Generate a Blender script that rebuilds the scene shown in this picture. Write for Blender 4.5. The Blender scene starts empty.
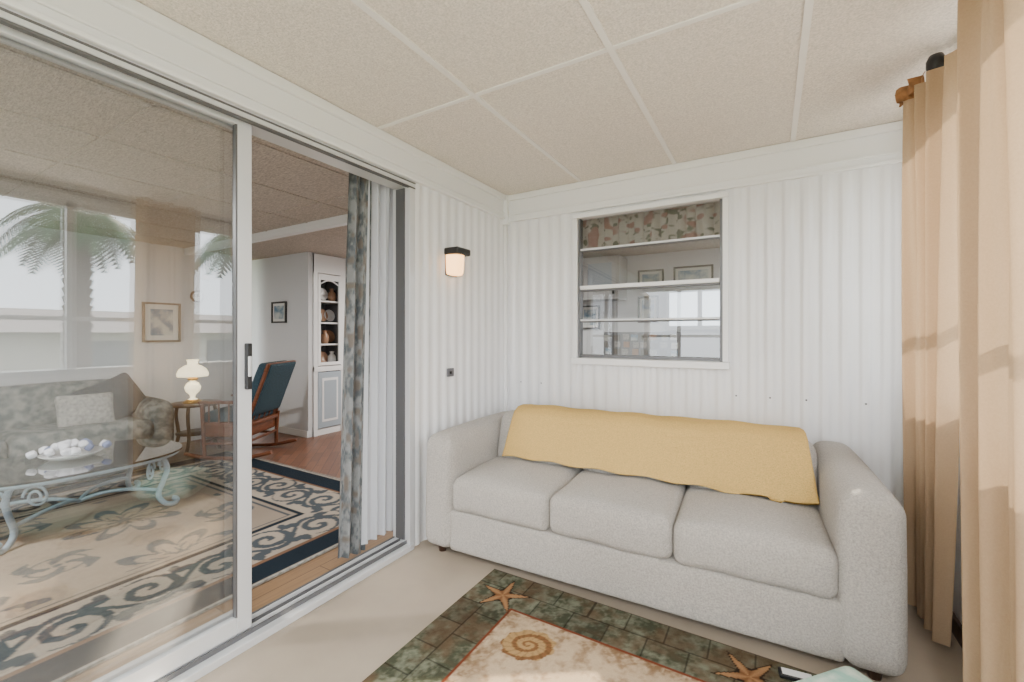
import bpy, bmesh, math, random
import numpy as np
from mathutils import Vector, Matrix
random.seed(7)
S=bpy.context.scene
COL=S.collection
# ------------------------------------------------------------ materials
def newmat(name):
    m=bpy.data.materials.new(name); m.use_nodes=True
    nt=m.node_tree; nt.nodes.clear()
    out=nt.nodes.new('ShaderNodeOutputMaterial')
    return m,nt,out
def L(nt,a,b): nt.links.new(a,b)
def mat(name,col,rough=.6,metal=0,var=0.0,vscale=20,bump=0.0,bscale=80,col2=None,transl=0,spec=.5,emit=None,estr=0,detail=3,stretch=None,sheen=0):
    m,nt,out=newmat(name)
    b=nt.nodes.new('ShaderNodeBsdfPrincipled')
    b.inputs['Roughness'].default_value=rough; b.inputs['Metallic'].default_value=metal
    b.inputs['Specular IOR Level'].default_value=spec
    if sheen: b.inputs['Sheen Weight'].default_value=sheen
    c=tuple(col)+(1,)
    b.inputs['Base Color'].default_value=c
    tc=nt.nodes.new('ShaderNodeTexCoord'); mp=nt.nodes.new('ShaderNodeMapping')
    L(nt,tc.outputs['Object'],mp.inputs['Vector'])
    if stretch: mp.inputs['Scale'].default_value=stretch
    csock=None
    if var or col2:
        n=nt.nodes.new('ShaderNodeTexNoise'); n.inputs['Scale'].default_value=vscale; n.inputs['Detail'].default_value=detail
        L(nt,mp.outputs[0],n.inputs['Vector'])
        r=nt.nodes.new('ShaderNodeValToRGB')
        if col2: c1,c2=c,tuple(col2)+(1,); r.color_ramp.elements[0].position=.4; r.color_ramp.elements[1].position=.6
        else:
            c1=tuple(max(0,x*(1-var)) for x in col)+(1,); c2=tuple(min(1,x*(1+var)) for x in col)+(1,)
            r.color_ramp.elements[0].position=.3; r.color_ramp.elements[1].position=.7
        r.color_ramp.elements[0].color=c1; r.color_ramp.elements[1].color=c2
        L(nt,n.outputs['Fac'],r.inputs[0]); csock=r.outputs[0]; L(nt,csock,b.inputs['Base Color'])
    if bump:
        n2=nt.nodes.new('ShaderNodeTexNoise'); n2.inputs['Scale'].default_value=bscale; n2.inputs['Detail'].default_value=4
        L(nt,mp.outputs[0],n2.inputs['Vector'])
        bp=nt.nodes.new('ShaderNodeBump'); bp.inputs['Strength'].default_value=bump; bp.inputs['Distance'].default_value=.01
        L(nt,n2.outputs['Fac'],bp.inputs['Height']); L(nt,bp.outputs[0],b.inputs['Normal'])
    if emit: b.inputs['Emission Color'].default_value=tuple(emit)+(1,); b.inputs['Emission Strength'].default_value=estr
    if transl:
        t=nt.nodes.new('ShaderNodeBsdfTranslucent'); t.inputs[0].default_value=c
        if csock: L(nt,csock,t.inputs[0])
        mx=nt.nodes.new('ShaderNodeMixShader'); mx.inputs[0].default_value=transl
        L(nt,b.outputs[0],mx.inputs[1]); L(nt,t.outputs[0],mx.inputs[2]); L(nt,mx.outputs[0],out.inputs[0])
    else: L(nt,b.outputs[0],out.inputs[0])
    return m
def glassmat(name,tint=(.95,.97,.96),boost=2.0,base=.03):
    m,nt,out=newmat(name)
    fr=nt.nodes.new('ShaderNodeFresnel'); fr.inputs[0].default_value=1.5
    ma=nt.nodes.new('ShaderNodeMath'); ma.operation='MULTIPLY_ADD'; ma.inputs[1].default_value=boost; ma.inputs[2].default_value=base
    ma.use_clamp=True
    L(nt,fr.outputs[0],ma.inputs[0])
    t=nt.nodes.new('ShaderNodeBsdfTransparent'); t.inputs[0].default_value=tint+(1,)
    g=nt.nodes.new('ShaderNodeBsdfGlossy'); g.inputs['Roughness'].default_value=.0
    mx=nt.nodes.new('ShaderNodeMixShader')
    L(nt,ma.outputs[0],mx.inputs[0]); L(nt,t.outputs[0],mx.inputs[1]); L(nt,g.outputs[0],mx.inputs[2]); L(nt,mx.outputs[0],out.inputs[0])
    return m
def vcolmat(name,rough=.95,bump=.5,bscale=400,transl=0):
    m,nt,out=newmat(name)
    b=nt.nodes.new('ShaderNodeBsdfPrincipled'); b.inputs['Roughness'].default_value=rough; b.inputs['Specular IOR Level'].default_value=.15
    a=nt.nodes.new('ShaderNodeVertexColor'); a.layer_name='Col'
    tc=nt.nodes.new('ShaderNodeTexCoord'); n=nt.nodes.new('ShaderNodeTexNoise'); n.inputs['Scale'].default_value=bscale
    L(nt,tc.outputs['Object'],n.inputs['Vector'])
    r=nt.nodes.new('ShaderNodeMapRange'); r.inputs['To Min'].default_value=.72; r.inputs['To Max'].default_value=1.25
    L(nt,n.outputs['Fac'],r.inputs[0])
    mm=nt.nodes.new('ShaderNodeVectorMath'); mm.operation='SCALE'
    L(nt,a.outputs[0],mm.inputs[0]); L(nt,r.outputs[0],mm.inputs['Scale']); L(nt,mm.outputs[0],b.inputs['Base Color'])
    bp=nt.nodes.new('ShaderNodeBump'); bp.inputs['Strength'].default_value=bump; bp.inputs['Distance'].default_value=.005
    L(nt,n.outputs['Fac'],bp.inputs['Height']); L(nt,bp.outputs[0],b.inputs['Normal'])
    if transl:
        t=nt.nodes.new('ShaderNodeBsdfTranslucent'); L(nt,mm.outputs[0],t.inputs[0])
        mx=nt.nodes.new('ShaderNodeMixShader'); mx.inputs[0].default_value=transl
        L(nt,b.outputs[0],mx.inputs[1]); L(nt,t.outputs[0],mx.inputs[2]); L(nt,mx.outputs[0],out.inputs[0])
    else: L(nt,b.outputs[0],out.inputs[0])
    return m
def woodfloor(name,c1,c2,mortar,bw,bh,rot=0):
    m,nt,out=newmat(name)
    b=nt.nodes.new('ShaderNodeBsdfPrincipled'); b.inputs['Roughness'].default_value=.35
    tc=nt.nodes.new('ShaderNodeTexCoord'); mp=nt.nodes.new('ShaderNodeMapping'); mp.inputs['Rotation'].default_value=(0,0,rot)
    L(nt,tc.outputs['Object'],mp.inputs[0])
    br=nt.nodes.new('ShaderNodeTexBrick'); br.inputs['Scale'].default_value=1; br.inputs['Color1'].default_value=c1+(1,); br.inputs['Color2'].default_value=c2+(1,); br.inputs['Mortar'].default_value=mortar+(1,)
    br.inputs['Mortar Size'].default_value=.0025; br.inputs['Brick Width'].default_value=bw; br.inputs['Row Height'].default_value=bh
    L(nt,mp.outputs[0],br.inputs['Vector'])
    mp2=nt.nodes.new('ShaderNodeMapping'); mp2.inputs['Scale'].default_value=(3,60,3); L(nt,mp.outputs[0],mp2.inputs[0])
    n=nt.nodes.new('ShaderNodeTexNoise'); n.inputs['Scale'].default_value=1.5; L(nt,mp2.outputs[0],n.inputs[0])
    r=nt.nodes.new('ShaderNodeMapRange'); r.inputs['To Min'].default_value=.65; r.inputs['To Max'].default_value=1.3; L(nt,n.outputs[0],r.inputs[0])
    mm=nt.nodes.new('ShaderNodeVectorMath'); mm.operation='SCALE'; L(nt,br.outputs[0],mm.inputs[0]); L(nt,r.outputs[0],mm.inputs['Scale'])
    L(nt,mm.outputs[0],b.inputs['Base Color']); L(nt,b.outputs[0],out.inputs[0])
    return m

M={}
M['white']=mat('white_paint',(.84,.84,.845),.45)
M['siding']=mat('white_siding',(.825,.825,.83),.28,var=.015,vscale=4)
M['trimw']=mat('trim_white',(.86,.86,.86),.35)
M['ceil']=mat('ceiling_panel',(.79,.725,.655),.9,var=.16,vscale=150,bump=.7,bscale=110)
M['grid']=mat('ceiling_grid',(.86,.83,.79),.5)
M['floor']=mat('porch_floor',(.38,.315,.245),.45,var=.16,vscale=2.0,bump=.06,bscale=50,detail=8)
M['alum']=mat('aluminium_frame',(.68,.69,.70),.35,metal=.25)
M['alumd']=mat('aluminium_dark',(.14,.14,.145),.4,metal=.4)  # plain dark metal tone for gaskets, channels, tracks and screw heads
M['black']=mat('black_metal',(.012,.012,.014),.4)
M['glass']=glassmat('pane_glass',(.93,.95,.95),2.4,.05)
M['glass2']=glassmat('awning_glass',(.70,.73,.74),2.0,.05)
M['fabric']=mat('sofa_chenille',(.485,.45,.405),.95,var=.20,vscale=150,bump=.95,bscale=260,spec=.1,sheen=.3)
M['throw']=mat('yellow_knit',(.74,.49,.165),.95,var=.12,vscale=170,bump=1.0,bscale=200,spec=.1)
M['curt']=mat('beige_curtain',(.50,.355,.225),.9,var=.04,vscale=200,bump=.15,bscale=500,transl=.25,spec=.1)
M['whitecurt']=mat('white_lining',(.68,.70,.74),.9,transl=.25,spec=.1)
M['brownh']=mat('curtain_header_brown',(.30,.14,.05),.8,var=.35,vscale=30,bump=.3)
M['amber']=mat('amber_glass',(.9,.55,.25),.3,emit=(1,.52,.20),estr=4.0)
M['plate']=mat('switch_plate',(.15,.15,.17),.5)
M['lwall']=mat('living_wall',(.66,.67,.69),.6)
M['lceil']=mat('living_ceiling',(.53,.47,.405),.9,var=.3,vscale=45,bump=.7,bscale=60,stretch=(1,4,1))
M['yellowwall']=mat('hall_wall',(.60,.42,.22),.7)
M['wood']=mat('rocker_wood',(.15,.048,.018),.35,var=.3,vscale=12,stretch=(1,1,6))
M['teal']=mat('teal_upholstery',(.025,.055,.075),.9,var=.3,vscale=60,bump=.4,bscale=200)
M['hblue']=mat('hutch_blue_gray',(.38,.44,.50),.5)
M['hin']=mat('hutch_inside',(.16,.16,.165),.7)
M['iron']=mat('white_iron',(.34,.43,.50),.5,var=.1,vscale=30)
M['floral_sofa']=mat('floral_upholstery',(.075,.095,.095),.9,col2=(.24,.245,.225),vscale=18,bump=.2,bscale=200,detail=6)
M['pillow_d']=mat('pillow_dark',(.025,.036,.045),.9,var=.3,vscale=40)
M['pillow_l']=mat('pillow_light',(.34,.33,.30),.9,var=.35,vscale=40)
M['dkwood']=mat('dark_wood',(.06,.03,.018),.4,var=.3,vscale=14)
M['gold']=mat('brass',(.55,.33,.10),.3,metal=.8)
M['opal']=mat('opal_glass',(.9,.85,.72),.3,emit=(1,.80,.48),estr=2.4)
M['dish']=mat('dish_white',(.8,.8,.8),.25)
M['dishb']=mat('dish_brown',(.35,.2,.12),.3)
M['flower']=mat('flowers_white',(.8,.8,.86),.8)
M['flowerb']=mat('flowers_blue',(.14,.18,.36),.8)
M['leaf']=mat('leaf',(.04,.09,.03),.6,var=.3,vscale=10)
M['trunk']=mat('palm_trunk',(.10,.075,.055),.9,var=.3,vscale=12,bump=.6,bscale=20)
M['grass']=mat('grass',(.16,.21,.10),.95,var=.3,vscale=5)
M['stucco']=mat('neighbour_wall',(.55,.50,.44),.9,var=.05,vscale=6)
M['roof']=mat('neighbour_roof',(.30,.26,.24),.9,var=.1,vscale=10)
M['frame_d']=mat('frame_dark',(.03,.03,.03),.4)
M['frame_g']=mat('frame_grey',(.12,.10,.08),.4)
M['art']=mat('art_print',(.12,.22,.32),.6,col2=(.55,.58,.57),vscale=9)
M['mat']=mat('art_mount',(.7,.7,.67),.7)
M['mint']=mat('mint_pillow',(.32,.55,.46),.9,col2=(.62,.72,.62),vscale=18,bump=.2)
M['parq']=woodfloor('parquet',(.13,.05,.024),(.20,.08,.038),(.05,.02,.01),.3,.075,math.radians(45))
M['plank']=woodfloor('planks',(.23,.14,.075),(.32,.205,.115),(.09,.05,.03),.9,.09,math.radians(90))
M['rug']=vcolmat('rug_pile')
M['cloth']=vcolmat('floral_cloth',bump=.1,transl=.12)
M['counter']=mat('counter_dark',(.06,.05,.045),.4)

# ------------------------------------------------------------ geometry helpers
def link(o,parent=None):
    COL.objects.link(o)
    if parent: o.parent=parent
    return o
def empty(name,loc=(0,0,0),rz=0):
    e=bpy.data.objects.new(name,None); e.location=loc; e.rotation_euler=(0,0,rz); e.empty_display_size=.1
    COL.objects.link(e); return e
def meshobj(name,verts,faces,m,parent=None,smooth=False):
    me=bpy.data.meshes.new(name); me.from_pydata([tuple(v) for v in verts],[],faces); me.update()
    if smooth:
        for p in me.polygons: p.use_smooth=True
    o=bpy.data.objects.new(name,me)
    if m: me.materials.append(m)
    return link(o,parent)
def box(name,x0,x1,y0,y1,z0,z1,m,parent=None,bev=0):
    c=((x0+x1)/2,(y0+y1)/2,(z0+z1)/2); h=(abs(x1-x0)/2,abs(y1-y0)/2,abs(z1-z0)/2)
    v=[(sx*h[0],sy*h[1],sz*h[2]) for sx in(-1,1) for sy in(-1,1) for sz in(-1,1)]
    f=[(0,1,3,2),(4,6,7,5),(0,4,5,1),(2,3,7,6),(0,2,6,4),(1,5,7,3)]
    o=meshobj(name,v,f,m,parent); o.location=c
    if bev:
        b=o.modifiers.new('b','BEVEL'); b.width=bev; b.segments=3
    return o
def rbox(name,size,r,m,parent=None,loc=(0,0,0),rot=(0,0,0),n=14,bulge=(0,0,0),fn=None,wob=0):
    """soft rounded box (cushion)"""
    bm=bmesh.new(); bmesh.ops.create_cube(bm,size=2)
    bmesh.ops.subdivide_edges(bm,edges=bm.edges[:],cuts=n,use_grid_fill=True)
    h=Vector(size)/2; ph=random.random()*9
    for v in bm.verts:
        p=v.co.copy()
        def rem(t,hh):
            return math.sin(t*math.pi/2)*hh
        q=Vector((rem(p.x,h.x),rem(p.y,h.y),rem(p.z,h.z)))
        inn=Vector([max(-(h[i]-r),min(h[i]-r,q[i])) for i in range(3)])
        d=q-inn
        if d.length>1e-6: q=inn+d.normalized()*r
        u=[q[i]/h[i] for i in range(3)]
        for i in range(3):
            j,k=(i+1)%3,(i+2)%3
            q[i]+=bulge[i]*u[i]*max(0,1-u[j]**2)*max(0,1-u[k]**2)
        if wob:
            q.z+=wob*math.sin(9*q.x+ph)*math.cos(8*q.y+ph)+wob*.5*math.sin(23*q.x+11*q.y+ph)
            q.y+=wob*.7*math.sin(14*q.x+ph*2)
        if fn: q=Vector(fn(q,h))
        v.co=q
    me=bpy.data.meshes.new(name); bm.to_mesh(me); bm.free()
    for p in me.polygons: p.use_smooth=True
    me.materials.append(m); o=bpy.data.objects.new(name,me); o.location=loc; o.rotation_euler=rot
    return link(o,parent)
def lathe(name,prof,m,parent=None,loc=(0,0,0),n=28,a0=0,a1=2*math.pi,scale=(1,1,1)):
    full=abs(a1-a0-2*math.pi)<1e-6
    k=n if full else n+1
    v=[];f=[]
    for (r,z) in prof:
        for i in range(k):
            a=a0+(a1-a0)*i/n; v.append((r*math.cos(a)*scale[0],r*math.sin(a)*scale[1],z*scale[2]))
    for j in range(len(prof)-1):
        for i in range(n):
            i2=(i+1)%k
            f.append((j*k+i,j*k+i2,(j+1)*k+i2,(j+1)*k+i))
    o=meshobj(name,v,f,m,parent,True); o.location=loc; return o
def tube(name,pts,rad,m,parent=None,cyc=False,smooth=True):
    cu=bpy.data.curves.new(name,'CURVE'); cu.dimensions='3D'; cu.bevel_depth=rad; cu.bevel_resolution=3; cu.use_fill_caps=True
    sp=cu.splines.new('NURBS' if smooth and len(pts)>2 else 'POLY'); sp.points.add(len(pts)-1)
    for i,p in enumerate(pts): sp.points[i].co=(p[0],p[1],p[2],1)
    sp.use_cyclic_u=cyc
    if sp.type=='NURBS': sp.order_u=3; sp.use_endpoint_u=True
    cu.resolution_u=8
    cu.materials.append(m)
    o=bpy.data.objects.new(name,cu); return link(o,parent)
def gridmesh(name,X,Y,Z,C,m,parent=None,smooth=True):
    n,k=X.shape
    co=np.stack([X,Y,Z],-1).reshape(-1,3)
    idx=np.arange(n*k).reshape(n,k)
    f=np.stack([idx[:-1,:-1],idx[1:,:-1],idx[1:,1:],idx[:-1,1:]],-1).reshape(-1,4)
    me=bpy.data.meshes.new(name)
    me.vertices.add(n*k); me.vertices.foreach_set('co',co.astype('f').ravel())
    me.loops.add(f.size); me.loops.foreach_set('vertex_index',f.astype('i').ravel())
    me.polygons.add(len(f)); me.polygons.foreach_set('loop_start',(np.arange(len(f))*4).astype('i'))
    me.update(calc_edges=True); me.validate()
    if C is not None:
        ca=me.color_attributes.new('Col','FLOAT_COLOR','POINT')
        cc=np.concatenate([C.reshape(-1,3),np.ones((n*k,1))],1)
        ca.data.foreach_set('color',cc.astype('f').ravel())
    me.polygons.foreach_set('use_smooth',[smooth]*len(me.polygons))
    me.materials.append(m)
    o=bpy.data.objects.new(name,me); return link(o,parent)

H=2.25; XL=-1.745; YB=2.835; XR=.645; YF=-1.3; XLi=-1.85
# ------------------------------------------------------------ porch shell
box('floor',XL-.0,XR+.1,YF-.1,YB,-.08,0,M['floor'])
cl=empty('ceiling')
box('panels',XLi,XR+.12,YF-.1,YB+.1,H,H+.06,M['ceil'],cl)
xs=[-1.721,-1.111,-.501,.106]
k=0
for x in xs: box('grid_bar_%d'%k,x-.012,x+.012,YF,YB,H-.006,H+.002,M['grid'],cl); k+=1
for y in (1.55,.33,-.89): box('grid_bar_%d'%k,XL,XR,y-.010,y+.010,H-.005,H+.002,M['grid'],cl); k+=1

def siding(name,axis,u0,u1,z0,z1,const,sgn,parent,phase=0.0):
    P=.084; ns=12
    n=max(2,int((u1-u0)/P*ns))
    v=[];f=[]
    for i in range(n+1):
        u=u0+(u1-u0)*i/n
        ph=((u-phase)/P)%1
        c=math.cos(2*math.pi*ph)
        d=.0055*(1+math.tanh(2.6*c)/math.tanh(2.6))
        for z in (z0,z1):
            v.append((u,const+sgn*d,z) if axis=='x' else (const+sgn*d,u,z))
    for i in range(n): f.append((2*i,2*i+2,2*i+3,2*i+1))
    return meshobj(name,v,f,M['siding'],parent,True)
wb=empty('wall_back')
wx0,wx1,wz0,wz1=-1.16,-.22,1.02,2.02
box('core_left',XL,wx0,YB,YB+.1,0,H,M['white'],wb)
box('core_right',wx1,XR+.1,YB,YB+.1,0,H,M['white'],wb)
box('core_top',wx0,wx1,YB,YB+.1,wz1,H,M['white'],wb)
box('core_bottom',wx0,wx1,YB,YB+.1,0,wz0,M['white'],wb)
siding('siding_left','x',XL,wx0,0,2.05,YB-.002,-1,wb)
siding('siding_right','x',wx1,XR,0,2.05,YB-.002,-1,wb)
siding('siding_bottom','x',wx0,wx1,0,wz0,YB-.002,-1,wb)
siding('siding_top','x',wx0,wx1,wz1,2.05,YB-.002,-1,wb)
for i in range(12):
    for z in (.85,):
        x=-1.6+i*.2
        x=round(x/.084)*.084
        if wx0-.03<x<wx1+.03 or x>XR-.02: continue
        lathe('screw_%d'%i,[(0,-.003),(.0035,-.002),(.005,0)],M['alumd'],wb,(x,YB-.0135,z),8).rotation_euler=(-math.pi/2,0,0)
t=empty('trim_1')
box('board',XL+.02,XR,YB-.022,YB,2.05,H-.001,M['trimw'],t)
box('bead_low',XL+.02,XR,YB-.034,YB-.021,2.048,2.066,M['trimw'],t,.004)
box('bead_mid',XL+.02,XR,YB-.031,YB-.0215,2.095,2.107,M['trimw'],t,.003)
box('bead_top',XL+.02,XR,YB-.042,YB-.0205,2.205,H-.0015,M['trimw'],t,.006)
t=empty('trim_2')
box('board',XL+.001,XL+.022,YF,YB,2.068,H-.001,M['trimw'],t)
box('bead_low',XL+.021,XL+.036,YF,YB,2.066,2.084,M['trimw'],t,.004)
box('bead_mid',XL+.0215,XL+.031,YF,YB,2.11,2.122,M['trimw'],t,.003)
box('bead_top',XL+.0205,XL+.044,YF,YB,2.205,H-.0015,M['trimw'],t,.006)
box('corner_block',XL+.001,XL+.055,YB-.055,YB-.001,2.03,H-.002,M['trimw'],t,.004)
box('trim_3',XL,XL+.03,YB-.03,YB,0,2.03,M['trimw'],None,.006)

# left wall with door opening y0..1.82
wl=empty('wall_left')
DY0,DY1,DZ=-.02,1.82,2.065
box('core_far',XLi,XL,DY1,YB+.1,0,H,M['white'],wl)
box('core_near',XLi,XL,YF-.1,DY0,0,H,M['white'],wl)
box('core_head',XLi,XL,DY0,DY1,DZ,H,M['white'],wl)
siding('siding_far','y',DY1+.02,YB,0,2.068,XL+.002,1,wl,.02)

d=empty('door_1')
A=M['alum']
box('jamb_far',XLi-.011,XL+.014,DY1-.022,DY1+.022,0,DZ-.031,A,d,.003)
box('jamb_far_channel',XLi+.02,XL-.02,DY1-.030,DY1-.0215,.05,DZ-.04,M['alumd'],d)
box('jamb_near',XLi-.011,XL+.014,DY0-.01,DY0+.04,0,DZ-.031,A,d,.003)
box('head',XLi-.01,XL+.016,DY0-.01,DY1+.022,DZ-.03,DZ+.004,A,d,.003)
box('head_lip',XL-.003,XL+.018,DY0+.001,DY1+.021,DZ-.040,DZ-.032,M['alumd'],d,.001)
box('head_lip_b',XL-.004,XL+.021,DY0+.002,DY1+.02,DZ-.012,DZ-.006,M['alumd'],d,.001)
box('sill',XLi-.02,XL+.03,DY0,DY1,0,.03,A,d,.003)
for i,x in enumerate((XL-.01,XL-.035,XL-.06,XL-.09,XL-.105)):
    box('track_%d'%i,x-.003,x+.003,DY0,DY1,.0301,.048,A if i%2 else M['alumd'],d)
def panel(tag,x,y0,y1):
    w=.055
    box('stile_a_'+tag,x-.014,x+.014,y0,y0+w,.049,2.045,A,d,.004)
    box('stile_b_'+tag,x-.014,x+.014,y1-w,y1,.049,2.045,A,d,.004)
    box('rail_top_'+tag,x-.013,x+.013,y0+w,y1-w,2.012,2.044,A,d,.003)
    box('rail_bottom_'+tag,x-.013,x+.013,y0+w,y1-w,.049,.115,A,d,.003)
    for s,yy in (('a',y0+w),('b',y1-w-.006)): box('gasket_%s_%s'%(s,tag),x-.008,x+.0142,yy,yy+.006,.115,2.012,M['alumd'],d)
    meshobj('pane_'+tag,[(x,y0+w,.11),(x,y1-w,.11),(x,y1-w,2.015),(x,y0+w,2.015)],[(0,1,2,3)],M['glass'],d)
panel('outer',XL-.030,0.02,.955)
panel('inner',XL-.075,0.03,.978)
box('weatherstrip',XL-.062,XL-.050,.956,.968,.05,2.04,M['black'],d)
box('handle',XL-.017,XL+.006,.925,.945,.99,1.17,M['black'],d,.004)
box('latch',XL-.016,XL+.009,.928,.942,1.04,1.12,M['alum'],d,.004)

# right wall
wr=empty('wall_right')
T=.1; SZ=.92
box('low',XR,XR+T,YF,YB+.1,-.05,SZ,M['siding'],wr)
box('head',XR,XR+T,YF,YB+.1,2.14,H,M['siding'],wr)
box('corner_post',XR,XR+T,2.62,YB,SZ,2.14,M['siding'],wr)
box('baseboard_right',XR-.012,XR,YF,YB-.03,0,.07,M['dkwood'])
w=empty('window_2')
ys=[-1.2,-.45,.3,1.05,1.8,2.6]
for i,y in enumerate(ys): box('mullion_%d'%i,XR+.02,XR+.07,y-.025,y+.025,SZ,2.14,A,w)
box('rail_mid',XR+.03,XR+.06,-1.2,2.6,1.30,1.33,A,w)
box('rail_bot',XR+.0,XR+.08,-1.2,2.6,SZ,SZ+.04,A,w)
box('rail_top',XR+.02,XR+.07,-1.2,2.6,2.10,2.14,A,w)
# front wall (behind camera)
wf=empty('wall_front')
box('low',XLi,XR+T,YF-.1,YF,-.05,.7,M['siding'],wf)
box('head',XLi,XR+T,YF-.1,YF,2.14,H,M['siding'],wf)
w=empty('window_3')
for i,x in enumerate((-1.84,-1.2,-.55,.1,.7)): box('mullion_%d'%i,x-.025,x+.025,YF-.08,YF-.02,.7,2.14,A,w)
box('rail_mid',-1.84,.7,YF-.07,YF-.03,1.38,1.42,A,w)

# ------------------------------------------------------------ awning window in back wall
w=empty('window_1')
F_=YB-.02
def fr(n,x0,x1,z0,z1,y0=F_-.012,y1=YB+.05,m=None): return box(n,x0,x1,y0,y1,z0,z1,m or M['trimw'],w,.003)
fr('casing_left',wx0-.012,wx0+.018,wz0+.023,wz1-.019); fr('casing_right',wx1-.018,wx1+.012,wz0+.023,wz1-.019)
fr('casing_top',wx0-.012,wx1+.012,wz1-.018,wz1+.012,F_-.014); fr('sill',wx0-.02,wx1+.02,wz0-.02,wz0+.022,F_-.025)
fr('track_left',wx0+.018,wx0+.034,wz0+.023,wz1-.019,YB-.015,YB+.04,M['alumd']); fr('track_right',wx1-.034,wx1-.018,wz0+.023,wz1-.019,YB-.015,YB+.04,M['alumd'])
fr('meeting_rail',wx0+.035,wx1-.035,1.510,1.536,YB-.022,YB+.02)
fr('meeting_gasket',wx0+.035,wx1-.035,1.498,1.5095,YB-.014,YB+.02,M['alumd'])
for i,z in enumerate((1.785,1.30)): fr('bar_%d'%i,wx0+.035,wx1-.035,z-.006,z+.007,YB-.014,YB+.006,A); fr('bar_gasket_%d'%i,wx0+.035,wx1-.035,z-.015,z-.0065,YB-.010,YB+.006,M['alumd'])
fr('bar_low',wx0+.035,wx1-.035,1.046,1.066,YB-.008,YB+.02,M['alumd'])
for i,(z0,z1) in enumerate(((1.066,1.288),(1.308,1.50),(1.54,1.772),(1.793,1.998))):
    meshobj('pane_%d'%i,[(wx0+.03,YB+.004,z0),(wx1-.03,YB+.004,z0),(wx1-.03,YB+.010,z1),(wx0+.03,YB+.010,z1)],[(0,1,2,3)],M['glass2'],w)

# ------------------------------------------------------------ interior
LC=2.16
box('floor.001',-7.2,XLi,-2.2,2.36,-.08,.005,M['plank'])
box('floor.002',-7.2,XLi,2.36,5.4,-.08,.005,M['parq'])
box('floor.003',XLi,XR+.1,YB+.1,5.4,-.08,.005,M['parq'])
ci=empty('ceiling.001')
box('living',-7.2,XLi,-2.2,5.4,LC,LC+.06,M['lceil'],ci)
box('kitchen',XLi,XR+.1,YB+.1,5.4,LC,LC+.06,M['lceil'],ci)
box('trim_4',-5.6,XLi,2.30,2.36,LC-.07,LC,M['trimw'],None,.004)
k=0
g=empty('trim_5')
for y in (-1.6,-.4,.8,2.0): box('ceiling_batten_%d'%k,-5.6,XLi,y-.01,y+.01,LC-.006,LC,M['lceil'],g); k+=1
for x in (-5.2,-4.6,-4.0,-3.4,-2.8,-2.2): box('ceiling_batten_%d'%k,x-.01,x+.01,-2.2,2.3,LC-.006,LC,M['lceil'],g); k+=1
box('wall_west',-5.7,-5.6,-2.2,2.98,0,LC,M['lwall'])
box('wall_hall',-7.2,-7.1,2.4,5.4,0,LC,M['yellowwall'])
box('wall_north',-7.2,XR+.1,5.3,5.4,0,LC,M['lwall'])
wp=empty('wall_partition')
box('face',-5.8,-4.6,3.13,3.19,0,LC,M['lwall'],wp)
box('back',-5.06,-5.0,3.19,5.3,0,LC,M['lwall'],wp)
box('side',-5.0,-4.6,3.63,5.3,0,LC,M['lwall'],wp)
box('wall_south',-5.7,XLi,-2.3,-2.2,0,LC,M['lwall'])
box('wall_east',XR,XR+.1,YB+.1,5.4,0,LC,M['lwall'])
box('baseboard_partition',-5.8,-4.6,3.118,3.13,0,.08,M['trimw'])

# hutch
h=empty('china_hutch',(-4.6,3.19,0))
W_=.43
box('carcass_back',-.36,-.34,0.01,W_,.05,2.1,M['hin'],h)
box('side_l',-.34,0,0.005,.02,.0,2.15,M['hin'],h); box('side_r',-.34,0,W_-.01,W_,.0,2.15,M['hin'],h)
box('face_l',0,.02,0,.05,0,2.15,M['trimw'],h); box('face_r',0,.02,W_-.06,W_,0,2.15,M['trimw'],h)
box('face_mid',-.34,.03,.0,W_,.76,.82,M['trimw'],h,.004); box('face_top',-.34,.02,0,W_,1.93,2.15,M['trimw'],h)
box('toe',-.34,.01,.0,W_,0,.08,M['trimw'],h)
box('lower_door',0,.028,.05,W_-.06,.09,.75,M['hblue'],h,.004)
box('lower_door_panel',.026,.034,.10,W_-.11,.16,.68,M['trimw'],h,.004)
box('lower_door_field',.032,.038,.125,W_-.135,.19,.65,M['hblue'],h,.003)
for n_,a,b_,c,e in (('a',.05,.085,.83,1.92),('b',W_-.095,W_-.06,.83,1.92),('c',.085,W_-.095,.83,.87),('d',.085,W_-.095,1.85,1.92)):
    box('glass_door_'+n_,.005,.028,a,b_,c,e,M['trimw'],h,.003)
arch=[(.016,.085+ (W_-.18)*i/12,1.85-.05*(1-math.sin(math.pi*i/12))) for i in range(13)]
tube('arch',arch,.008,M['trimw'],h)
for i,z in enumerate((1.08,1.34,1.60)): box('shelf_%d'%i,-.33,-.01,.02,W_-.01,z-.01,z+.008,M['trimw'],h)
for i,z in enumerate((.83,1.09,1.35,1.61)):
    for j,y in enumerate((.13,.23,.33)):
        if (i+j)%3==2:
            lathe('jar_%d_%d'%(i,j),[(0,0),(.035,0),(.05,.05),(.045,.10),(.02,.13),(.03,.16)],M['dishb'] if i%2 else M['dish'],h,(-.10,y,z))
        else:
            o=lathe('plate_%d_%d'%(i,j),[(0,0),(.045,.005),(.075,.018)],M['dishb'] if (i+j)%2 else M['dish'],h,(-.16,y,z+.085)); o.rotation_euler=(0,math.radians(78),0)

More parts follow.
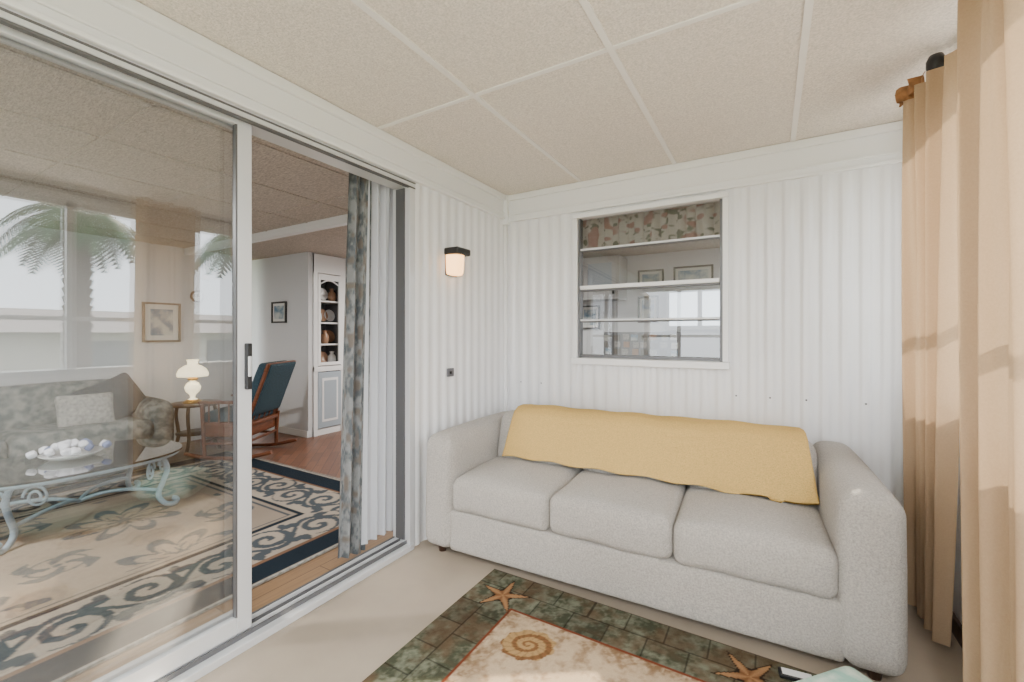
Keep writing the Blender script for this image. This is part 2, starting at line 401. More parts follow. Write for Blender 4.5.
def picture(name,axis,c,w_,h_,m,frm,mount=.03,sgn=-1,fw=.02):
    e=empty(name,c)
    def bx(n,u0,u1,z0,z1,d0,d1,mm):
        if axis=='y': box(n,u0,u1,min(sgn*d0,sgn*d1),max(sgn*d0,sgn*d1),z0,z1,mm,e)
        else: box(n,min(sgn*d0,sgn*d1),max(sgn*d0,sgn*d1),u0,u1,z0,z1,mm,e)
    bx('frame_l',-w_/2,-w_/2+fw,-h_/2,h_/2,0,.02,frm); bx('frame_r',w_/2-fw,w_/2,-h_/2,h_/2,0,.02,frm)
    bx('frame_t',-w_/2+fw,w_/2-fw,h_/2-fw,h_/2,0,.02,frm); bx('frame_b',-w_/2+fw,w_/2-fw,-h_/2,-h_/2+fw,0,.02,frm)
    bx('mount',-w_/2+fw,w_/2-fw,-h_/2+fw,h_/2-fw,0,.008,M['mat'])
    bx('print',-w_/2+fw+mount,w_/2-fw-mount,-h_/2+fw+mount,h_/2-fw-mount,.008,.011,m)
picture('framed_picture','y',(-5.16,3.129,1.47),.30,.26,M['art'],M['frame_d'])
picture('framed_picture','x',(-5.599,2.09,1.33),.34,.42,M['art'],M['frame_g'],sgn=1,mount=.05)
c=empty('wall_clock',(-5.598,2.42,1.63))
o=lathe('rim',[(0,0),(.06,0),(.07,.012),(.065,.025),(.052,.02),(0,.018)],M['dkwood'],c); o.rotation_euler=(0,math.pi/2,0)
o=lathe('dial',[(0,.022),(.048,.022)],M['dish'],c); o.rotation_euler=(0,math.pi/2,0)
box('hand_hour',.023,.026,-.003,.003,0,.03,M['black'],c); box('hand_minute',.023,.026,0,.04,-.002,.002,M['black'],c)
wo=empty('wall_ornament',(-5.598,2.50,1.86))
box('plaque',0,.012,-.05,.05,-.035,.03,M['frame_g'],wo,.01); box('motif',.012,.016,-.03,.03,-.02,.015,M['gold'],wo,.005)

# ------------------------------------------------------------ living room rug
def mixc(a,b,t): return a*(1-t[...,None])+b*t[...,None]
def vnoise(X,Y,s,seed):
    r=np.random.default_rng(seed); G=r.random((256,256))
    u=(X+20)/s; w_=(Y+20)/s; i=np.floor(u).astype(int); j=np.floor(w_).astype(int); fu=u-i; fw=w_-j
    fu=fu*fu*(3-2*fu); fw=fw*fw*(3-2*fw); i%=255; j%=255
    return (G[i,j]*(1-fu)+G[i+1,j]*fu)*(1-fw)+(G[i,j+1]*(1-fu)+G[i+1,j+1]*fu)*fw
rx0,rx1,ry0,ry1=-4.75,-2.10,-1.6,2.33
step=.0095
xx=np.arange(rx0,rx1,step); yy=np.arange(ry0,ry1,step)
X,Y=np.meshgrid(xx,yy,indexing='ij')
e=np.minimum(np.minimum(X-rx0,rx1-X),np.minimum(Y-ry0,ry1-Y))
tan=np.array([.30,.245,.195]); navy=np.array([.010,.018,.028]); blue=np.array([.065,.078,.09]); cream=np.array([.38,.325,.265]); brown=np.array([.18,.10,.06])
C=np.ones(X.shape+(3,))*tan
def rosette(px,py,R,k,sp,ph=0):
    r=np.hypot(px,py)/R; th=np.arctan2(py,px)
    return ((np.sin(k*th+sp*r+ph)>.25)&(r<1)&(r>.18))|(r<.12)|((r>.62)&(r<.70)&(np.sin(k*th)>-.4))
def leafy(px,py,R,k):
    r=np.hypot(px,py)/R; th=np.arctan2(py,px)
    pet=np.abs(np.sin(k*th/2+1.2*r)); edge=.45+.55*pet
    a=(r<edge)&(r>edge*.72); b=(r<edge*.5)&(np.sin(k*th+8*r)>0); c=(r<.12)
    return a|b|c
fx,fy=.80,.80
px=((X-rx0)%fx)-fx/2; py=((Y-ry1)%fy)-fy/2
f=leafy(px,py,.30,8)|rosette(((X-rx0+fx/2)%fx)-fx/2,((Y-ry1+fy/2)%fy)-fy/2,.17,4,5)
C=np.where((f&(e>.66))[...,None],blue*1.3,C)
sx=np.where((np.minimum(Y-ry0,ry1-Y)<np.minimum(X-rx0,rx1-X)),X,Y)
PB=.56
cc=e-.36
amp_=.11*np.sin(2*np.pi*(sx+.1)/PB)
wave=np.abs(cc-amp_)<.020
def spiral(px,py,R,s):
    r=np.hypot(px,py)/R; th=np.arctan2(py,px)*s
    return (np.sin(th+9*r)>.15)&(r<1)
def curls():
    o=np.zeros(X.shape,bool)
    for off,sg in ((.25,1),(.75,-1)):
        cx=((sx+.1)/PB-off)%1; cx=np.where(cx>.5,cx-1,cx)*PB
        o|=spiral(cx,cc+sg*.035,.13,sg)
        for dx_ in (-.11,.11):
            o|=(np.hypot((cx-dx_)/1.8,cc-sg*.10)<.030)|(np.hypot((cx-dx_*1.3),(cc+sg*.12)/1.6)<.028)
    return o
inb=(e>.19)&(e<.55)
C=np.where(inb[...,None],cream,C)
C=np.where((inb&(wave|curls()))[...,None],blue,C)
C=np.where(((e>.55)&(e<.585))[...,None],navy,C)
C=np.where(((e>.61)&(e<.625))[...,None],blue,C)
C=np.where((e<.17)[...,None],navy,C); C=np.where(((e<.010))[...,None],cream,C)
C=np.where(((e>.17)&(e<.19))[...,None],brown,C)
C=C*(.85+.3*vnoise(X,Y,.25,31))[...,None]
lr=empty('area_rug.001')
gridmesh('pile',X,Y,np.full_like(X,.017),C,M['rug'],lr)
box('backing',rx0,rx1,ry0,ry1,.006,.0165,M['pillow_l'],lr)
v=[];fc=[]
n=int((rx1-rx0)/.02)
for i in range(n):
    x=rx0+i*.02; b=len(v); jx=random.uniform(-.006,.006)
    v+= [(x,ry1,.010),(x+.008,ry1,.010),(x+.008+jx,ry1+.05,.008),(x+jx,ry1+.05,.008)]; fc.append((b,b+1,b+2,b+3))
meshobj('fringe',v,fc,M['pillow_l'],lr)

# ------------------------------------------------------------ porch rug
rx0,rx1,ry0,ry1=-1.206,.36,-.35,1.86
step=.0055
xx=np.arange(rx0,rx1,step); yy=np.arange(ry0,ry1,step)
X,Y=np.meshgrid(xx,yy,indexing='ij')
N=.35*vnoise(X,Y,.05,1)+.35*vnoise(X,Y,.02,2)+.3*vnoise(X,Y,.008,4)
N2=.6*vnoise(X,Y,.15,5)+.4*vnoise(X,Y,.03,6)
green=np.array([.048,.052,.031]); dbrown=np.array([.032,.019,.011]); sage=np.array([.155,.160,.112]); sand=np.array([.46,.345,.225]); sandd=np.array([.20,.11,.05]); rust=np.array([.15,.035,.015])
e=np.minimum(np.minimum(X-rx0,rx1-X),np.minimum(Y-ry0,ry1-Y))
C=mixc(green,sage,np.clip((N-.36)*2.8,0,1))
C=mixc(C,np.array([.09,.055,.03]),np.clip((N2-.42)*3.0,0,1)*.75)
hor=(np.minimum(Y-ry0,ry1-Y)<np.minimum(X-rx0,rx1-X))
along=np.where(hor,X-rx0,Y-ry0)
jog=np.floor(e/.118)*.06
tl=(np.abs(((along+jog)%.155)-.077)<.003)|(np.abs(e-.118)<.003)
tone=.82+.36*((np.sin(np.floor((along+jog+.078)/.155)*12.9+np.floor(e/.118)*7.7)*43758.5)%1)
C=C*tone[...,None]
C=np.where(tl[...,None],C*.35,C)
inner=e>.235
S_=mixc(sand,sand*1.2,N2); S_=mixc(S_,sandd,np.clip((N-.50)*3.5,0,1)*.65)
edge=np.clip(1-(e-.235)/.10,0,1)*np.clip((N-.3)*3,0,1)
S_=mixc(S_,sandd*.8,np.clip(edge,0,1))
C=np.where(inner[...,None],S_,C)
C=np.where(((e>.232)&(e<.245))[...,None],rust,C)
def star(cx,cy,R,rot):
    th=np.arctan2(Y-cy,X-cx)-rot; r=np.hypot(X-cx,Y-cy)
    a=np.abs(((th/(2*np.pi/5))%1)-.5)*2
    rad=R*(.28+.72*a**3.0)
    return r,rad,a
for cx,cy,R,rot in ((-1.05,1.69,.12,.4),(-.06,1.725,.115,1.0),(-1.08,.55,.11,.2),(.2,.7,.11,.5)):
    r,rad,a=star(cx,cy,R,rot)
    msk=r<rad
    sc=mixc(np.array([.15,.065,.025]),np.array([.31,.165,.075]),np.clip(a*1.2-.2+(N-.5)*.6,0,1))
    C=np.where(((r>=rad)&(r<rad+.014))[...,None],dbrown*.6,C); C=np.where(msk[...,None],sc,C)
def shell(cx,cy,R,rot):
    dx,dy=X-cx,Y-cy; u=dx*math.cos(rot)+dy*math.sin(rot); w_=(-dx*math.sin(rot)+dy*math.cos(rot))*1.3
    r=np.hypot(u,w_)/R; th=np.arctan2(w_,u)
    m=r<1+.05*np.sin(9*th)
    ridge=np.sin(th+9*np.sqrt(r+.01)*2.2)>-.3
    rib=np.sin(th*16+6*r)>.5
    c=np.where(ridge[...,None],np.array([.38,.235,.10]),np.array([.19,.09,.035])); c=np.where((rib&(r>.35))[...,None],c*.78,c)
    return m,c,r
for a_ in ((-.80,1.47,.105,.5),(-.42,1.15,.14,1.2),(-.75,.6,.14,.1),(-.1,.9,.12,.8)):
    m,c_,r=shell(*a_); C=np.where(m[...,None],c_,C)
pr=empty('area_rug')
gridmesh('pile',X,Y,np.full_like(X,.0115),C,M['rug'],pr)
box('backing',rx0,rx1,ry0,ry1,.0005,.0112,M['dkwood'],pr)

# ------------------------------------------------------------ sofa
SO=((-1.650,1.81,0),math.radians(2.2)); SW=2.05
so=empty('sofa',*SO)
FB=M['fabric']
def armfn(q,h):
    t=(q.z/h.z+1)/2
    return (q.x,q.y+.015*(t-.5),q.z+.014*math.cos(q.x/h.x*1.4)*(t>.5))
rbox('arm_left',(.19,.90,.595),.058,FB,so,(.095,.45,.345),n=20,bulge=(.012,.01,.01),fn=armfn,wob=.002)
rbox('arm_right',(.19,.90,.595),.058,FB,so,(SW-.095,.45,.345),n=20,bulge=(.012,.01,.01),fn=armfn,wob=.002)
rbox('base',(SW-.34,.84,.215),.02,FB,so,(SW/2,.435,.155),n=14,bulge=(0,.006,0))
cw=(SW-.37)/3
for i in range(3):
    rbox('seat_cushion_%d'%(i+1),(cw-.004,.56,.185),.045,FB,so,(.185+cw*(i+.5),.285,.352),n=24,bulge=(.004,.016,.028),wob=.005)
rbox('back_frame',(SW-.34,.28,.60),.08,FB,so,(SW/2,.745,.365),n=16,fn=lambda q,h:(q.x,q.y+.03*(q.z/h.z),q.z))
for i in range(3):
    rbox('back_cushion_%d'%(i+1),(cw-.006,.22,.34),.08,FB,so,(.185+cw*(i+.5),.575,.545),(math.radians(-16),0,0),n=16,bulge=(.0,.02,.01),wob=.002)
for i,(x,y) in enumerate(((.08,.08),(SW-.08,.08),(.08,.8),(SW-.08,.8))):
    lathe('foot_%d'%i,[(0,0),(.02,0),(.028,.06)],M['dkwood'],so,(x,y,0),12)
th=empty('throw_blanket',*SO)
prof=[(.405,.462),(.42,.50),(.445,.56),(.47,.61),(.495,.66),(.525,.705),(.57,.730),(.63,.735),(.69,.728),(.77,.715),(.84,.700),(.885,.68),(.905,.62),(.908,.53),(.91,.43)]
P=[Vector((0,a,b)) for a,b in prof]
def samp(t):
    s=t*(len(P)-1); i=min(int(s),len(P)-2); f=s-i
    return P[i].lerp(P[i+1],f)
nu,nv=160,80
U=np.zeros((nu,nv));V=np.zeros((nu,nv));Wz=np.zeros((nu,nv))
x0t,x1t=.315,1.80
for i in range(nu):
    for j in range(nv):
        s=i/(nu-1); t=j/(nv-1)
        t2=max(0,t+(1-t)*(.015*math.sin(5*s)))
        p=samp(min(1,t2))
        spread=(1-t)**2*.05
        x=x0t-spread*.6+(x1t-x0t+spread*1.6)*s
        wv=(.005*math.sin(s*38+t*5)+.004*math.sin(s*13+t*9))*(.3+(1-t))+.003*math.sin(s*17+2)
        sag=-.006*math.cos((x-.185)/cw*2*math.pi)
        U[i,j]=x; V[i,j]=p.y-.014+wv; Wz[i,j]=p.z+.010+wv*.5+sag*(1 if .3<t<.6 else .3)
o=gridmesh('knit',U,V,Wz,None,M['throw'],th)
sm=o.modifiers.new('s','SOLIDIFY'); sm.thickness=.01; sm.offset=1
# ------------------------------------------------------------ sconce & switch
sc=empty('wall_sconce',(XL+.014,2.16,1.65))
box('backplate',0,.012,-.055,.055,-.08,.085,M['black'],sc,.004)
box('cap',.0,.108,-.070,.070,.045,.088,M['black'],sc,.010)
lathe('shade',[(.050,-.075),(.058,-.06),(.062,.045)],M['amber'],sc,(.012,0,0),24,-math.pi/2,math.pi/2,(1.35,1,1))
lathe('shade_bottom',[(0,-.078),(.050,-.075)],M['amber'],sc,(.012,0,0),24,-math.pi/2,math.pi/2,(1.35,1,1))
sw=empty('light_switch',(XL+.015,2.15,.965))
box('plate',0,.010,-.032,.032,-.026,.026,M['plate'],sw,.003); box('toggle',.010,.018,-.012,.0,-.008,.008,M['black'],sw); box('rocker',.010,.014,.008,.022,-.012,.012,M['alumd'],sw)

# ------------------------------------------------------------ curtains
def curtain(name,p0,p1,b0,b1,z0,z1,amp,folds,m,parent=None,colfn=None,n=180,k=60,ph=0,ampb=None):
    X=np.zeros((n,k));Y=np.zeros((n,k));Z=np.zeros((n,k))
    for i in range(n):
        s=i/(n-1)
        for j in range(k):
            t=j/(k-1)
            tt=t**.8
            bx=b0[0]+(b1[0]-b0[0])*s; by=b0[1]+(b1[1]-b0[1])*s
            tx=p0[0]+(p1[0]-p0[0])*s; ty=p0[1]+(p1[1]-p0[1])*s
            x=bx*(1-tt)+tx*tt; y=by*(1-tt)+ty*tt
            dx,dy=p1[0]-p0[0],p1[1]-p0[1]; l=math.hypot(dx,dy); nx,ny=-dy/l,dx/l
            a=(amp if ampb is None else ampb*(1-t)+amp*t)
            w=a*(math.sin(2*math.pi*folds*s+ph+.5*math.sin(3*t))+.3*math.sin(2*math.pi*folds*2.3*s+1.3+t*2))
            X[i,j]=x+nx*w+dx/l*.3*a*math.cos(2*math.pi*folds*s*2+ph); Y[i,j]=y+ny*w; Z[i,j]=z0+(z1-z0)*t
    C=colfn(np.linspace(0,1,n)[:,None]*np.ones((1,k)),Z) if colfn else None
    return gridmesh(name,X,Y,Z,C,m,parent)
wc=empty('window_curtain')
curtain('cloth',(.485,2.42),(.555,2.02),(.545,2.60),(.580,2.26),.02,2.165,.032,4,M['curt'],wc,ampb=.03,n=260)
curtain('header',(.445,2.38),(.50,2.22),(.455,2.38),(.50,2.24),2.150,2.205,.018,2.5,M['brownh'],wc,k=8)
wc2=empty('window_curtain')
curtain('cloth',(.500,1.79),(.49,1.36),(.520,1.80),(.49,1.34),.02,2.23,.034,3,M['curt'],wc2,ph=.6,n=260)
rod=empty('curtain_rod')
tube('pole',[(.600,-1.0,2.20),(.600,2.10,2.20)],.010,M['black'],rod,smooth=False)
tube('end_return',[(.600,2.05,2.20),(.590,2.12,2.205),(.555,2.17,2.205),(.525,2.18,2.185)],.013,M['black'],rod)
lathe('finial',[(0,-.035),(.02,-.03),(.028,-.01),(.028,.01),(.02,.03),(0,.035)],M['black'],rod,(.522,2.16,2.195),14)
box('bracket',.600,XR,2.08,2.10,2.193,2.207,M['black'],rod,.003)
box('bracket_plate',XR-.008,XR-.001,2.07,2.11,2.16,2.23,M['black'],rod,.002)
def floralc(s,Z):
    sx=s*.6; n=.45*vnoise(sx,Z,.055,11)+.35*vnoise(sx,Z,.022,12)+.2*vnoise(sx,Z,.010,13)
    c=mixc(np.array([.12,.135,.145]),np.array([.27,.28,.28]),np.clip((n-.40)*5,0,1))
    return mixc(c,np.array([.19,.165,.145]),np.clip((vnoise(sx,Z,.045,15)-.62)*5,0,1))
dc=empty('door_curtain')
curtain('floral_panel',(-1.92,1.545),(-1.91,1.69),(-1.95,1.50),(-1.91,1.64),.02,2.12,.020,2.5,M['cloth'],dc,floralc,n=280,k=200)
curtain('lining_panel',(-1.915,1.62),(-1.905,1.86),(-1.91,1.60),(-1.905,1.83),.06,2.12,.018,3.5,M['whitecurt'],dc,ph=1.2)
tube('rod',[(-1.915,-.1,2.13),(-1.915,2.05,2.13)],.009,M['alum'],dc,smooth=False)
curtain('floral_edge',(-1.91,1.85),(-1.91,1.96),(-1.91,1.84),(-1.91,1.95),.04,2.12,.012,2,M['cloth'],dc,floralc,n=60,k=120)

vl=empty('window_valance')
def valc(s,Z):
    sx=s*1.1; n=.6*vnoise(sx,Z,.035,21)+.4*vnoise(sx,Z,.016,22)
    c=mixc(np.array([.62,.58,.50]),np.array([.16,.18,.12]),np.clip((n-.54)*7,0,1))
    return mixc(c,np.array([.40,.22,.18]),np.clip((vnoise(sx,Z,.04,25)-.68)*6,0,1))
curtain('cloth',(-1.3,YB+.17),(-.1,YB+.17),(-1.3,YB+.17),(-.1,YB+.17),1.83,2.11,.018,11,M['cloth'],vl,valc,n=300,k=70)
tube('rod',[(-1.35,YB+.17,2.12),(-.05,YB+.17,2.12)],.008,M['alum'],vl,smooth=False)
# kitchen beyond
M['cab']=mat('cabinet_grey_white',(.46,.46,.46),.5)
kc=empty('wall_cabinets')
box('upper_carcass',-3.2,-1.50,4.95,5.29,1.62,2.12,M['cab'],kc)
for i in range(4):
    box('upper_door_%d'%i,-3.18+i*.42,-2.79+i*.42,4.935,4.95,1.65,2.10,M['cab'],kc,.003)
    box('upper_inset_%d'%i,-3.13+i*.42,-2.84+i*.42,4.93,4.936,1.71,2.04,M['hblue'],kc,.003)
    box('pull_%d'%i,-2.83+i*.42,-2.81+i*.42,4.915,4.93,1.67,1.74,M['black'],kc)
kc=empty('base_cabinets')
box('lower_carcass',-3.2,.6,4.7,5.29,0.005,.86,M['cab'],kc); box('counter',-3.2,.6,4.66,5.29,.86,.90,M['counter'],kc,.004)
for i in range(7): box('lower_door_%d'%i,-3.18+i*.53,-2.70+i*.53,4.685,4.70,.08,.82,M['cab'],kc,.003)
wk=empty('window_4')
M['sky']=mat('window_daylight_glass',(.9,.95,1),.2,emit=(.85,.93,1),estr=2.6)
box('frame',-1.05,-.30,5.26,5.298,1.25,1.72,M['cab'],wk,.003)
box('pane_a',-1.0,-.70,5.25,5.262,1.30,1.68,M['sky'],wk); box('pane_b',-.65,-.35,5.25,5.262,1.30,1.68,M['sky'],wk)
mb=empty('photo_board',(-1.30,5.298,1.10))
box('board',-.50,.42,-.006,0,-.17,.13,M['hin'],mb)
pc=[M['art'],M['pillow_l'],M['dishb'],M['flowerb'],M['mat'],M['frame_g']]
for i in range(8):
    for j in range(3):
        x=-.44+i*.112+random.uniform(-.012,.012); z=-.115+j*.09+random.uniform(-.008,.008)
        box('photo_%d_%d'%(i,j),x-.035-random.random()*.012,x+.035,-.009,-.006,z-.032-random.random()*.008,z+.034,random.choice(pc),mb)
picture('framed_picture','y',(-1.98,5.299,1.42),.26,.30,M['art'],M['frame_d'])
picture('framed_picture','y',(-1.25,5.299,1.50),.24,.32,M['art'],M['frame_d'])
picture('framed_picture','y',(-1.22,5.299,1.86),.30,.22,M['art'],M['frame_d'])
picture('framed_picture','y',(-.75,5.299,1.88),.42,.20,M['art'],M['frame_d'])

# ------------------------------------------------------------ living room sofa
ls=empty('loveseat',(-5.50,-.14,0))
FS=M['floral_sofa']
rbox('base',(.80,1.9,.24),.03,FS,ls,(.44,1.0,.16),n=10)
rbox('arm_right',(.80,.24,.50),.11,FS,ls,(.43,1.89,.36),n=14,bulge=(.01,.01,.01))
rbox('arm_left',(.80,.24,.50),.11,FS,ls,(.43,.02,.36),n=14)
rbox('back',(.28,1.8,.60),.10,FS,ls,(.14,.96,.47),(0,math.radians(-6),0),n=14,bulge=(.01,0,.01))
for i in range(2):
    rbox('seat_cushion_%d'%i,(.58,.86,.18),.06,FS,ls,(.56,.55+.86*i,.37),n=12,bulge=(.01,0,.02))
    rbox('back_cushion_%d'%i,(.20,.84,.40),.08,FS,ls,(.30,.55+.86*i,.59),(0,math.radians(-12),0),n=12,bulge=(.03,0,.01))
pl=empty('throw_pillow',(-4.98,1.50,.62))
rbox('body',(.13,.46,.40),.05,M['pillow_d'],pl,(0,0,0),(math.radians(20),math.radians(-25),math.radians(12)),n=12,bulge=(.05,-.03,-.03))
pl=empty('throw_pillow',(-4.88,1.30,.56))
rbox('body',(.12,.38,.32),.05,M['pillow_l'],pl,(0,0,0),(0,math.radians(-25),math.radians(-8)),n=12,bulge=(.05,-.03,-.03))

# side table + lamp
st=empty('side_table',(-5.1,2.20,0))
lathe('top',[(0,.50),(.22,.50),(.23,.49),(.22,.475),(0,.475)],M['dkwood'],st)
lathe('shelf',[(0,.20),(.17,.20),(.17,.185),(0,.185)],M['dkwood'],st)
for i in range(4):
    a=math.pi/4+i*math.pi/2; ca,sa=math.cos(a),math.sin(a)
    tube('leg_%d'%i,[(.16*ca,.16*sa,.48),(.19*ca,.19*sa,.40),(.15*ca,.15*sa,.2),(.17*ca,.17*sa,.08),(.22*ca,.22*sa,.01)],.016,M['dkwood'],st)
tl_=empty('table_lamp',(-5.1,2.17,.502))
lathe('base',[(.05,.03),(.02,.05),(.025,.08),(.06,.12),(.07,.16),(.05,.20),(.02,.22),(.03,.235)],M['opal'],tl_)
lathe('collar',[(.02,.225),(.045,.235),(.045,.25),(.03,.26)],M['gold'],tl_)
lathe('foot_ring',[(0,0),(.085,0),(.085,.012),(.05,.035)],M['gold'],tl_)
lathe('shade',[(.13,.27),(.135,.30),(.115,.345),(.07,.38),(.045,.39),(.045,.42),(.055,.44)],M['opal'],tl_)

# rocking chair
rc=empty('rocking_chair',(-4.56,2.38,0),math.radians(212)); rc.scale=(.93,.93,.93)
WD=M['wood']
for s_ in (-1,1):
    y=.27*s_
    tube('runner_%d'%(s_+1),[(-.45,y,.09),(-.25,y,.035),(0,y,.026),(.25,y,.035),(.42,y,.08)],.02,WD,rc)
    tube('leg_front_%d'%(s_+1),[(.22,y,.04),(.24,y,.30),(.25,y,.58)],.018,WD,rc)
    tube('leg_back_%d'%(s_+1),[(-.22,y,.04),(-.22,y,.25),(-.24,y,.42)],.02,WD,rc)
    tube('back_post_%d'%(s_+1),[(-.20,y,.38),(-.30,y,.65),(-.42,y,.98)],.02,WD,rc)
    rbox('armrest_%d'%(s_+1),(.52,.06,.03),.012,WD,rc,(.02,y,.60),n=6)
    tube('stretcher_side_%d'%(s_+1),[(-.22,y,.18),(.23,y,.18)],.012,WD,rc)
    for i in range(4): tube('arm_spindle_%d_%d'%(s_+1,i),[(-.12+.1*i,y,.38),(-.12+.1*i,y,.59)],.008,WD,rc)
for i in range(5):
    y=-.2+.1*i; tube('spindle_%d'%i,[(-.22,y,.40),(-.31,y,.66),(-.41,y,.94)],.009,WD,rc)
rbox('crest',(.03,.60,.10),.012,WD,rc,(-.41,0,.95),(0,math.radians(-20),0),n=6)
tube('stretcher_front',[(.23,-.27,.2),(.23,.27,.2)],.014,WD,rc); tube('stretcher_back',[(-.22,-.27,.2),(-.22,.27,.2)],.014,WD,rc)
rbox('seat_frame',(.52,.54,.05),.015,WD,rc,(.01,0,.37),n=6)
rbox('apron',(.46,.52,.12),.015,WD,rc,(.01,0,.30),n=6)
rbox('seat_cushion',(.50,.50,.11),.045,M['teal'],rc,(.02,0,.44),n=10,bulge=(0,0,.02))
rbox('back_cushion',(.11,.54,.56),.045,M['teal'],rc,(-.27,0,.73),(0,math.radians(-20),0),n=12,bulge=(.02,0,0))
rbox('back_panel',(.03,.54,.56),.012,M['teal'],rc,(-.345,0,.72),(0,math.radians(-20),0),n=6)

# coffee table
ct=empty('coffee_table',(-3.87,1.0,0.017))
IR=M['iron']
def sup(a,rx,ry,p=.75):
    c,s=math.cos(a),math.sin(a)
    return (rx*math.copysign(abs(c)**p,c),ry*math.copysign(abs(s)**p,s))
ring=[sup(2*math.pi*i/40,.40,.50)+(.355,) for i in range(40)]
vt=[(x*1.06,y*1.05,z) for z in (.368,.380) for (x,y,_) in ring]
n=40
fs=[tuple(range(n,2*n)),tuple(range(n-1,-1,-1))]+[(i,(i+1)%n,n+(i+1)%n,n+i) for i in range(n)]
M['tglass']=glassmat('table_glass',(.70,.80,.78),2.0,.05)
meshobj('glass_top',vt,fs,M['tglass'],ct)
tube('rim',ring,.013,IR,ct,cyc=True)
for i in range(4):
    a=math.pi/4+i*math.pi/2; cx,cy=sup(a,.34,.44); nx,ny=cx/math.hypot(cx,cy),cy/math.hypot(cx,cy)
    tube('leg_%d'%i,[(cx,cy,.35),(cx+.05*nx,cy+.05*ny,.29),(cx+.02*nx,cy+.02*ny,.18),(cx-.02*nx,cy-.02*ny,.08),(cx+.03*nx,cy+.03*ny,.012),(cx+.09*nx,cy+.09*ny,.015),(cx+.10*nx,cy+.10*ny,.05),(cx+.07*nx,cy+.07*ny,.055)],.016,IR,ct)
    tx,ty=-ny,nx
    for s_ in (-1,1):
        pts=[]
        for q in range(22):
            t_=q/21; an=t_*3.6*math.pi; r=.07*(1-t_*.8)
            ox=.10*s_
            pts.append((cx+tx*(ox+s_*(-r)*math.cos(an))-nx*.02,cy+ty*(ox+s_*(-r)*math.cos(an))-ny*.02,.275+r*math.sin(an)))
        tube('scroll_%d_%d'%(i,s_+1),pts,.007,IR,ct)
    c2=sup(a+math.pi/2,.30,.40)
    tube('stretcher_%d'%i,[(cx*.95,cy*.95,.12),((cx*.3+c2[0]*.1),(cy*.3+c2[1]*.1),.17),(0,0,.10)],.011,IR,ct)
fl=empty('flower_centerpiece',(-3.93,.98,.400))
lathe('dish',[(0,0),(.10,0),(.15,.03),(.155,.035),(.10,.012),(0,.01)],M['dish'],fl)
for i in range(26):
    a=random.random()*6.28; r=random.random()**.6*.13; z=.045+.04*(1-r/.13)+random.random()*.015
    rbox('blossom_%d'%i,(.05,.05,.04),.018,M['flower'] if i%4 else M['flowerb'],fl,(r*math.cos(a),r*1.4*math.sin(a),z),(random.random(),random.random(),0),n=3)

# small things on the porch floor
pw=empty('throw_pillow',(.225,1.50,.0125))
rbox('body',(.36,.36,.13),.045,M['mint'],pw,(0,0,.092),(0,0,math.radians(48)),n=14,bulge=(-.03,-.03,.02))
tg=empty('remote_control',(.095,1.80,.0125),math.radians(8))
box('body',-.07,.07,-.02,.02,0,.016,M['black'],tg,.005)
box('label',-.06,.03,-.015,.015,.016,.0175,M['dish'],tg)
for i in range(2): box('button_%d'%i,.036+i*.014,.045+i*.014,-.008,.008,.016,.0185,M['plate'],tg)

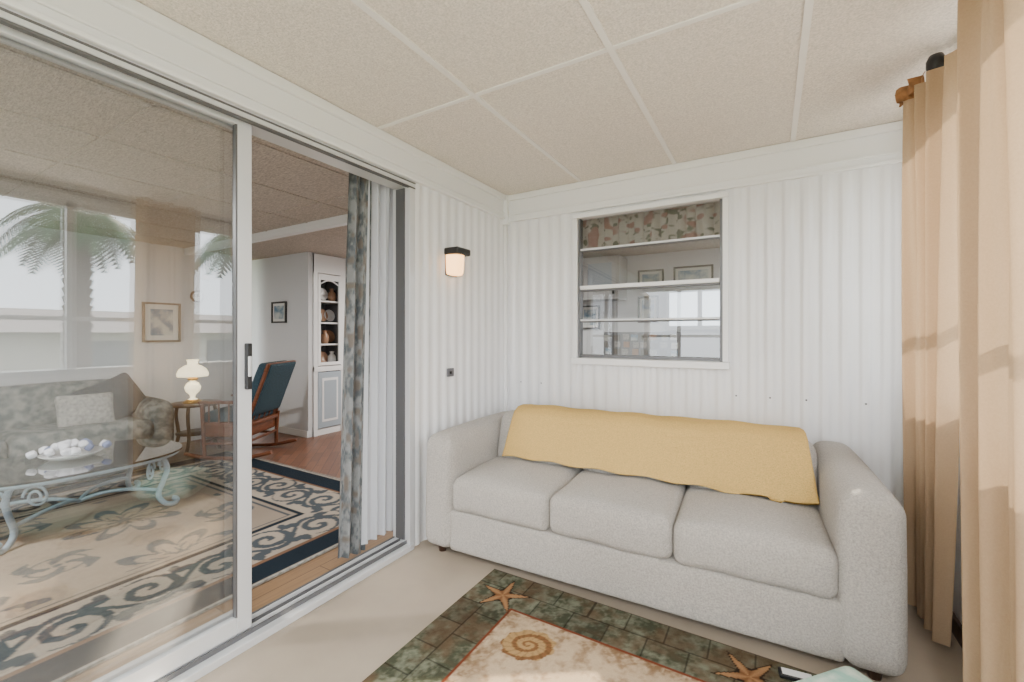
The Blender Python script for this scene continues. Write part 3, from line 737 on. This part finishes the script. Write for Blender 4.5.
# ------------------------------------------------------------ outside
box('ground',-30,60,-40,40,-.35,-.25,M['grass'])
box('driveway_slab',1.2,4.2,-12,12,-.26,-.23,M['stucco'])
nb=empty('neighbour_house',(15,2,0))
box('wall',-1.5,4,-9,9,-.25,1.3,M['stucco'],nb)
meshobj('roof',[(-2,-9.4,1.25),(4.5,-9.4,1.25),(4.5,9.4,1.25),(-2,9.4,1.25),(1.2,-9.4,2.0),(1.2,9.4,2.0)],[(0,4,5,3),(1,2,5,4),(0,1,4),(3,5,2),(0,3,2,1)],M['roof'],nb)
for i in range(5): box('window_pane_%d'%i,-1.53,-1.49,-7.5+i*3.3,-6.2+i*3.3,.2,1.0,M['hin'],nb)
def palm(name,loc,ht,R,nf=22):
    e=empty(name,loc)
    prof=[(.20,0)]
    for i in range(24): prof+= [(.15,ht*i/24+.01),(.185,ht*(i+.9)/24)]
    lathe('trunk',prof,M['trunk'],e,n=16)
    v=[];f=[]
    for q in range(nf):
        a=2*math.pi*q/nf+random.uniform(-.15,.15); up=random.uniform(-.2,1.0)
        pts=[]
        for i in range(14):
            t=i/13; pts.append(Vector((math.cos(a)*R*t,math.sin(a)*R*t,ht+R*(up*t-(.55+.5*up)*t*t*1.5))))
        side=Vector((-math.sin(a),math.cos(a),0))
        for i in range(1,14):
            for w_ in (-1,1):
                for sub in (0,.5):
                    p=pts[i-1].lerp(pts[i],sub); l=R*.35*math.sin(math.pi*min(1,(i+sub)/14*.9+.08))
                    tip=p+side*w_*l+ (pts[i]-pts[i-1]).normalized()*l*.5+Vector((0,0,-l*.35))
                    b=len(v); dd=(pts[i]-pts[i-1])*.22
                    v+= [p-dd,p+dd,tip]; f.append((b,b+1,b+2))
    meshobj('fronds',v,f,M['leaf'],e)
palm('palm_tree',(5.6,2.35,-.25),3.25,1.0)
palm('palm_tree',(7.0,5.9,-.25),3.9,1.5)
palm('palm_tree',(8.0,-2.0,-.25),3.6,1.5)

# ------------------------------------------------------------ lights
def fill_lamp(x,y,z,p,col=(1,.95,.88)):  # unseen area lamps with made-up fixtures, added to brighten the rooms
    e=empty('added_fill_lamp',(x,y,z))
    lathe('canopy',[(0,0),(.17,0),(.17,-.02),(.15,-.03)],M['trimw'],e)
    lathe('diffuser',[(.15,-.025),(.13,-.05),(.07,-.07),(0,-.075)],M['opal'],e)
    l=bpy.data.lights.new('fill_disk','AREA'); l.shape='DISK'; l.size=.3; l.energy=p; l.color=col
    o=bpy.data.objects.new('fill_disk',l); o.location=(0,0,-.09); o.parent=e; COL.objects.link(o)
fill_lamp(-3.4,-.3,LC,100,(1,.97,.93)); fill_lamp(-3.0,4.2,LC,75); fill_lamp(.25,4.3,LC,24); fill_lamp(-6.4,3.6,LC,20,(1,.85,.6))
fill_lamp(.25,-.8,H,55,(1,.97,.93))  # added porch fill, kept behind the camera and out of reflections
sun=bpy.data.lights.new('sun','SUN'); sun.energy=13; sun.angle=math.radians(1); sun.color=(1,.88,.70)
so_=bpy.data.objects.new('sun',sun); COL.objects.link(so_)
dirv=Vector((-.75,-.45,-.62)).normalized()
so_.rotation_euler=dirv.to_track_quat('-Z','Y').to_euler()
W=bpy.data.worlds.new('world'); S.world=W; W.use_nodes=True
bg=W.node_tree.nodes['Background']; bg.inputs[0].default_value=(.89,.945,1,1); bg.inputs[1].default_value=7.6

# ------------------------------------------------------------ camera
cam=bpy.data.cameras.new('camera'); co=bpy.data.objects.new('camera',cam); COL.objects.link(co)
cam.sensor_width=36; cam.sensor_fit='HORIZONTAL'; cam.lens=435/1024*36
cam.shift_y=-(341-334)/1024; cam.clip_start=.02
co.location=(0,0,1.206); co.rotation_euler=(math.pi/2,0,math.atan(258/435))
S.camera=co
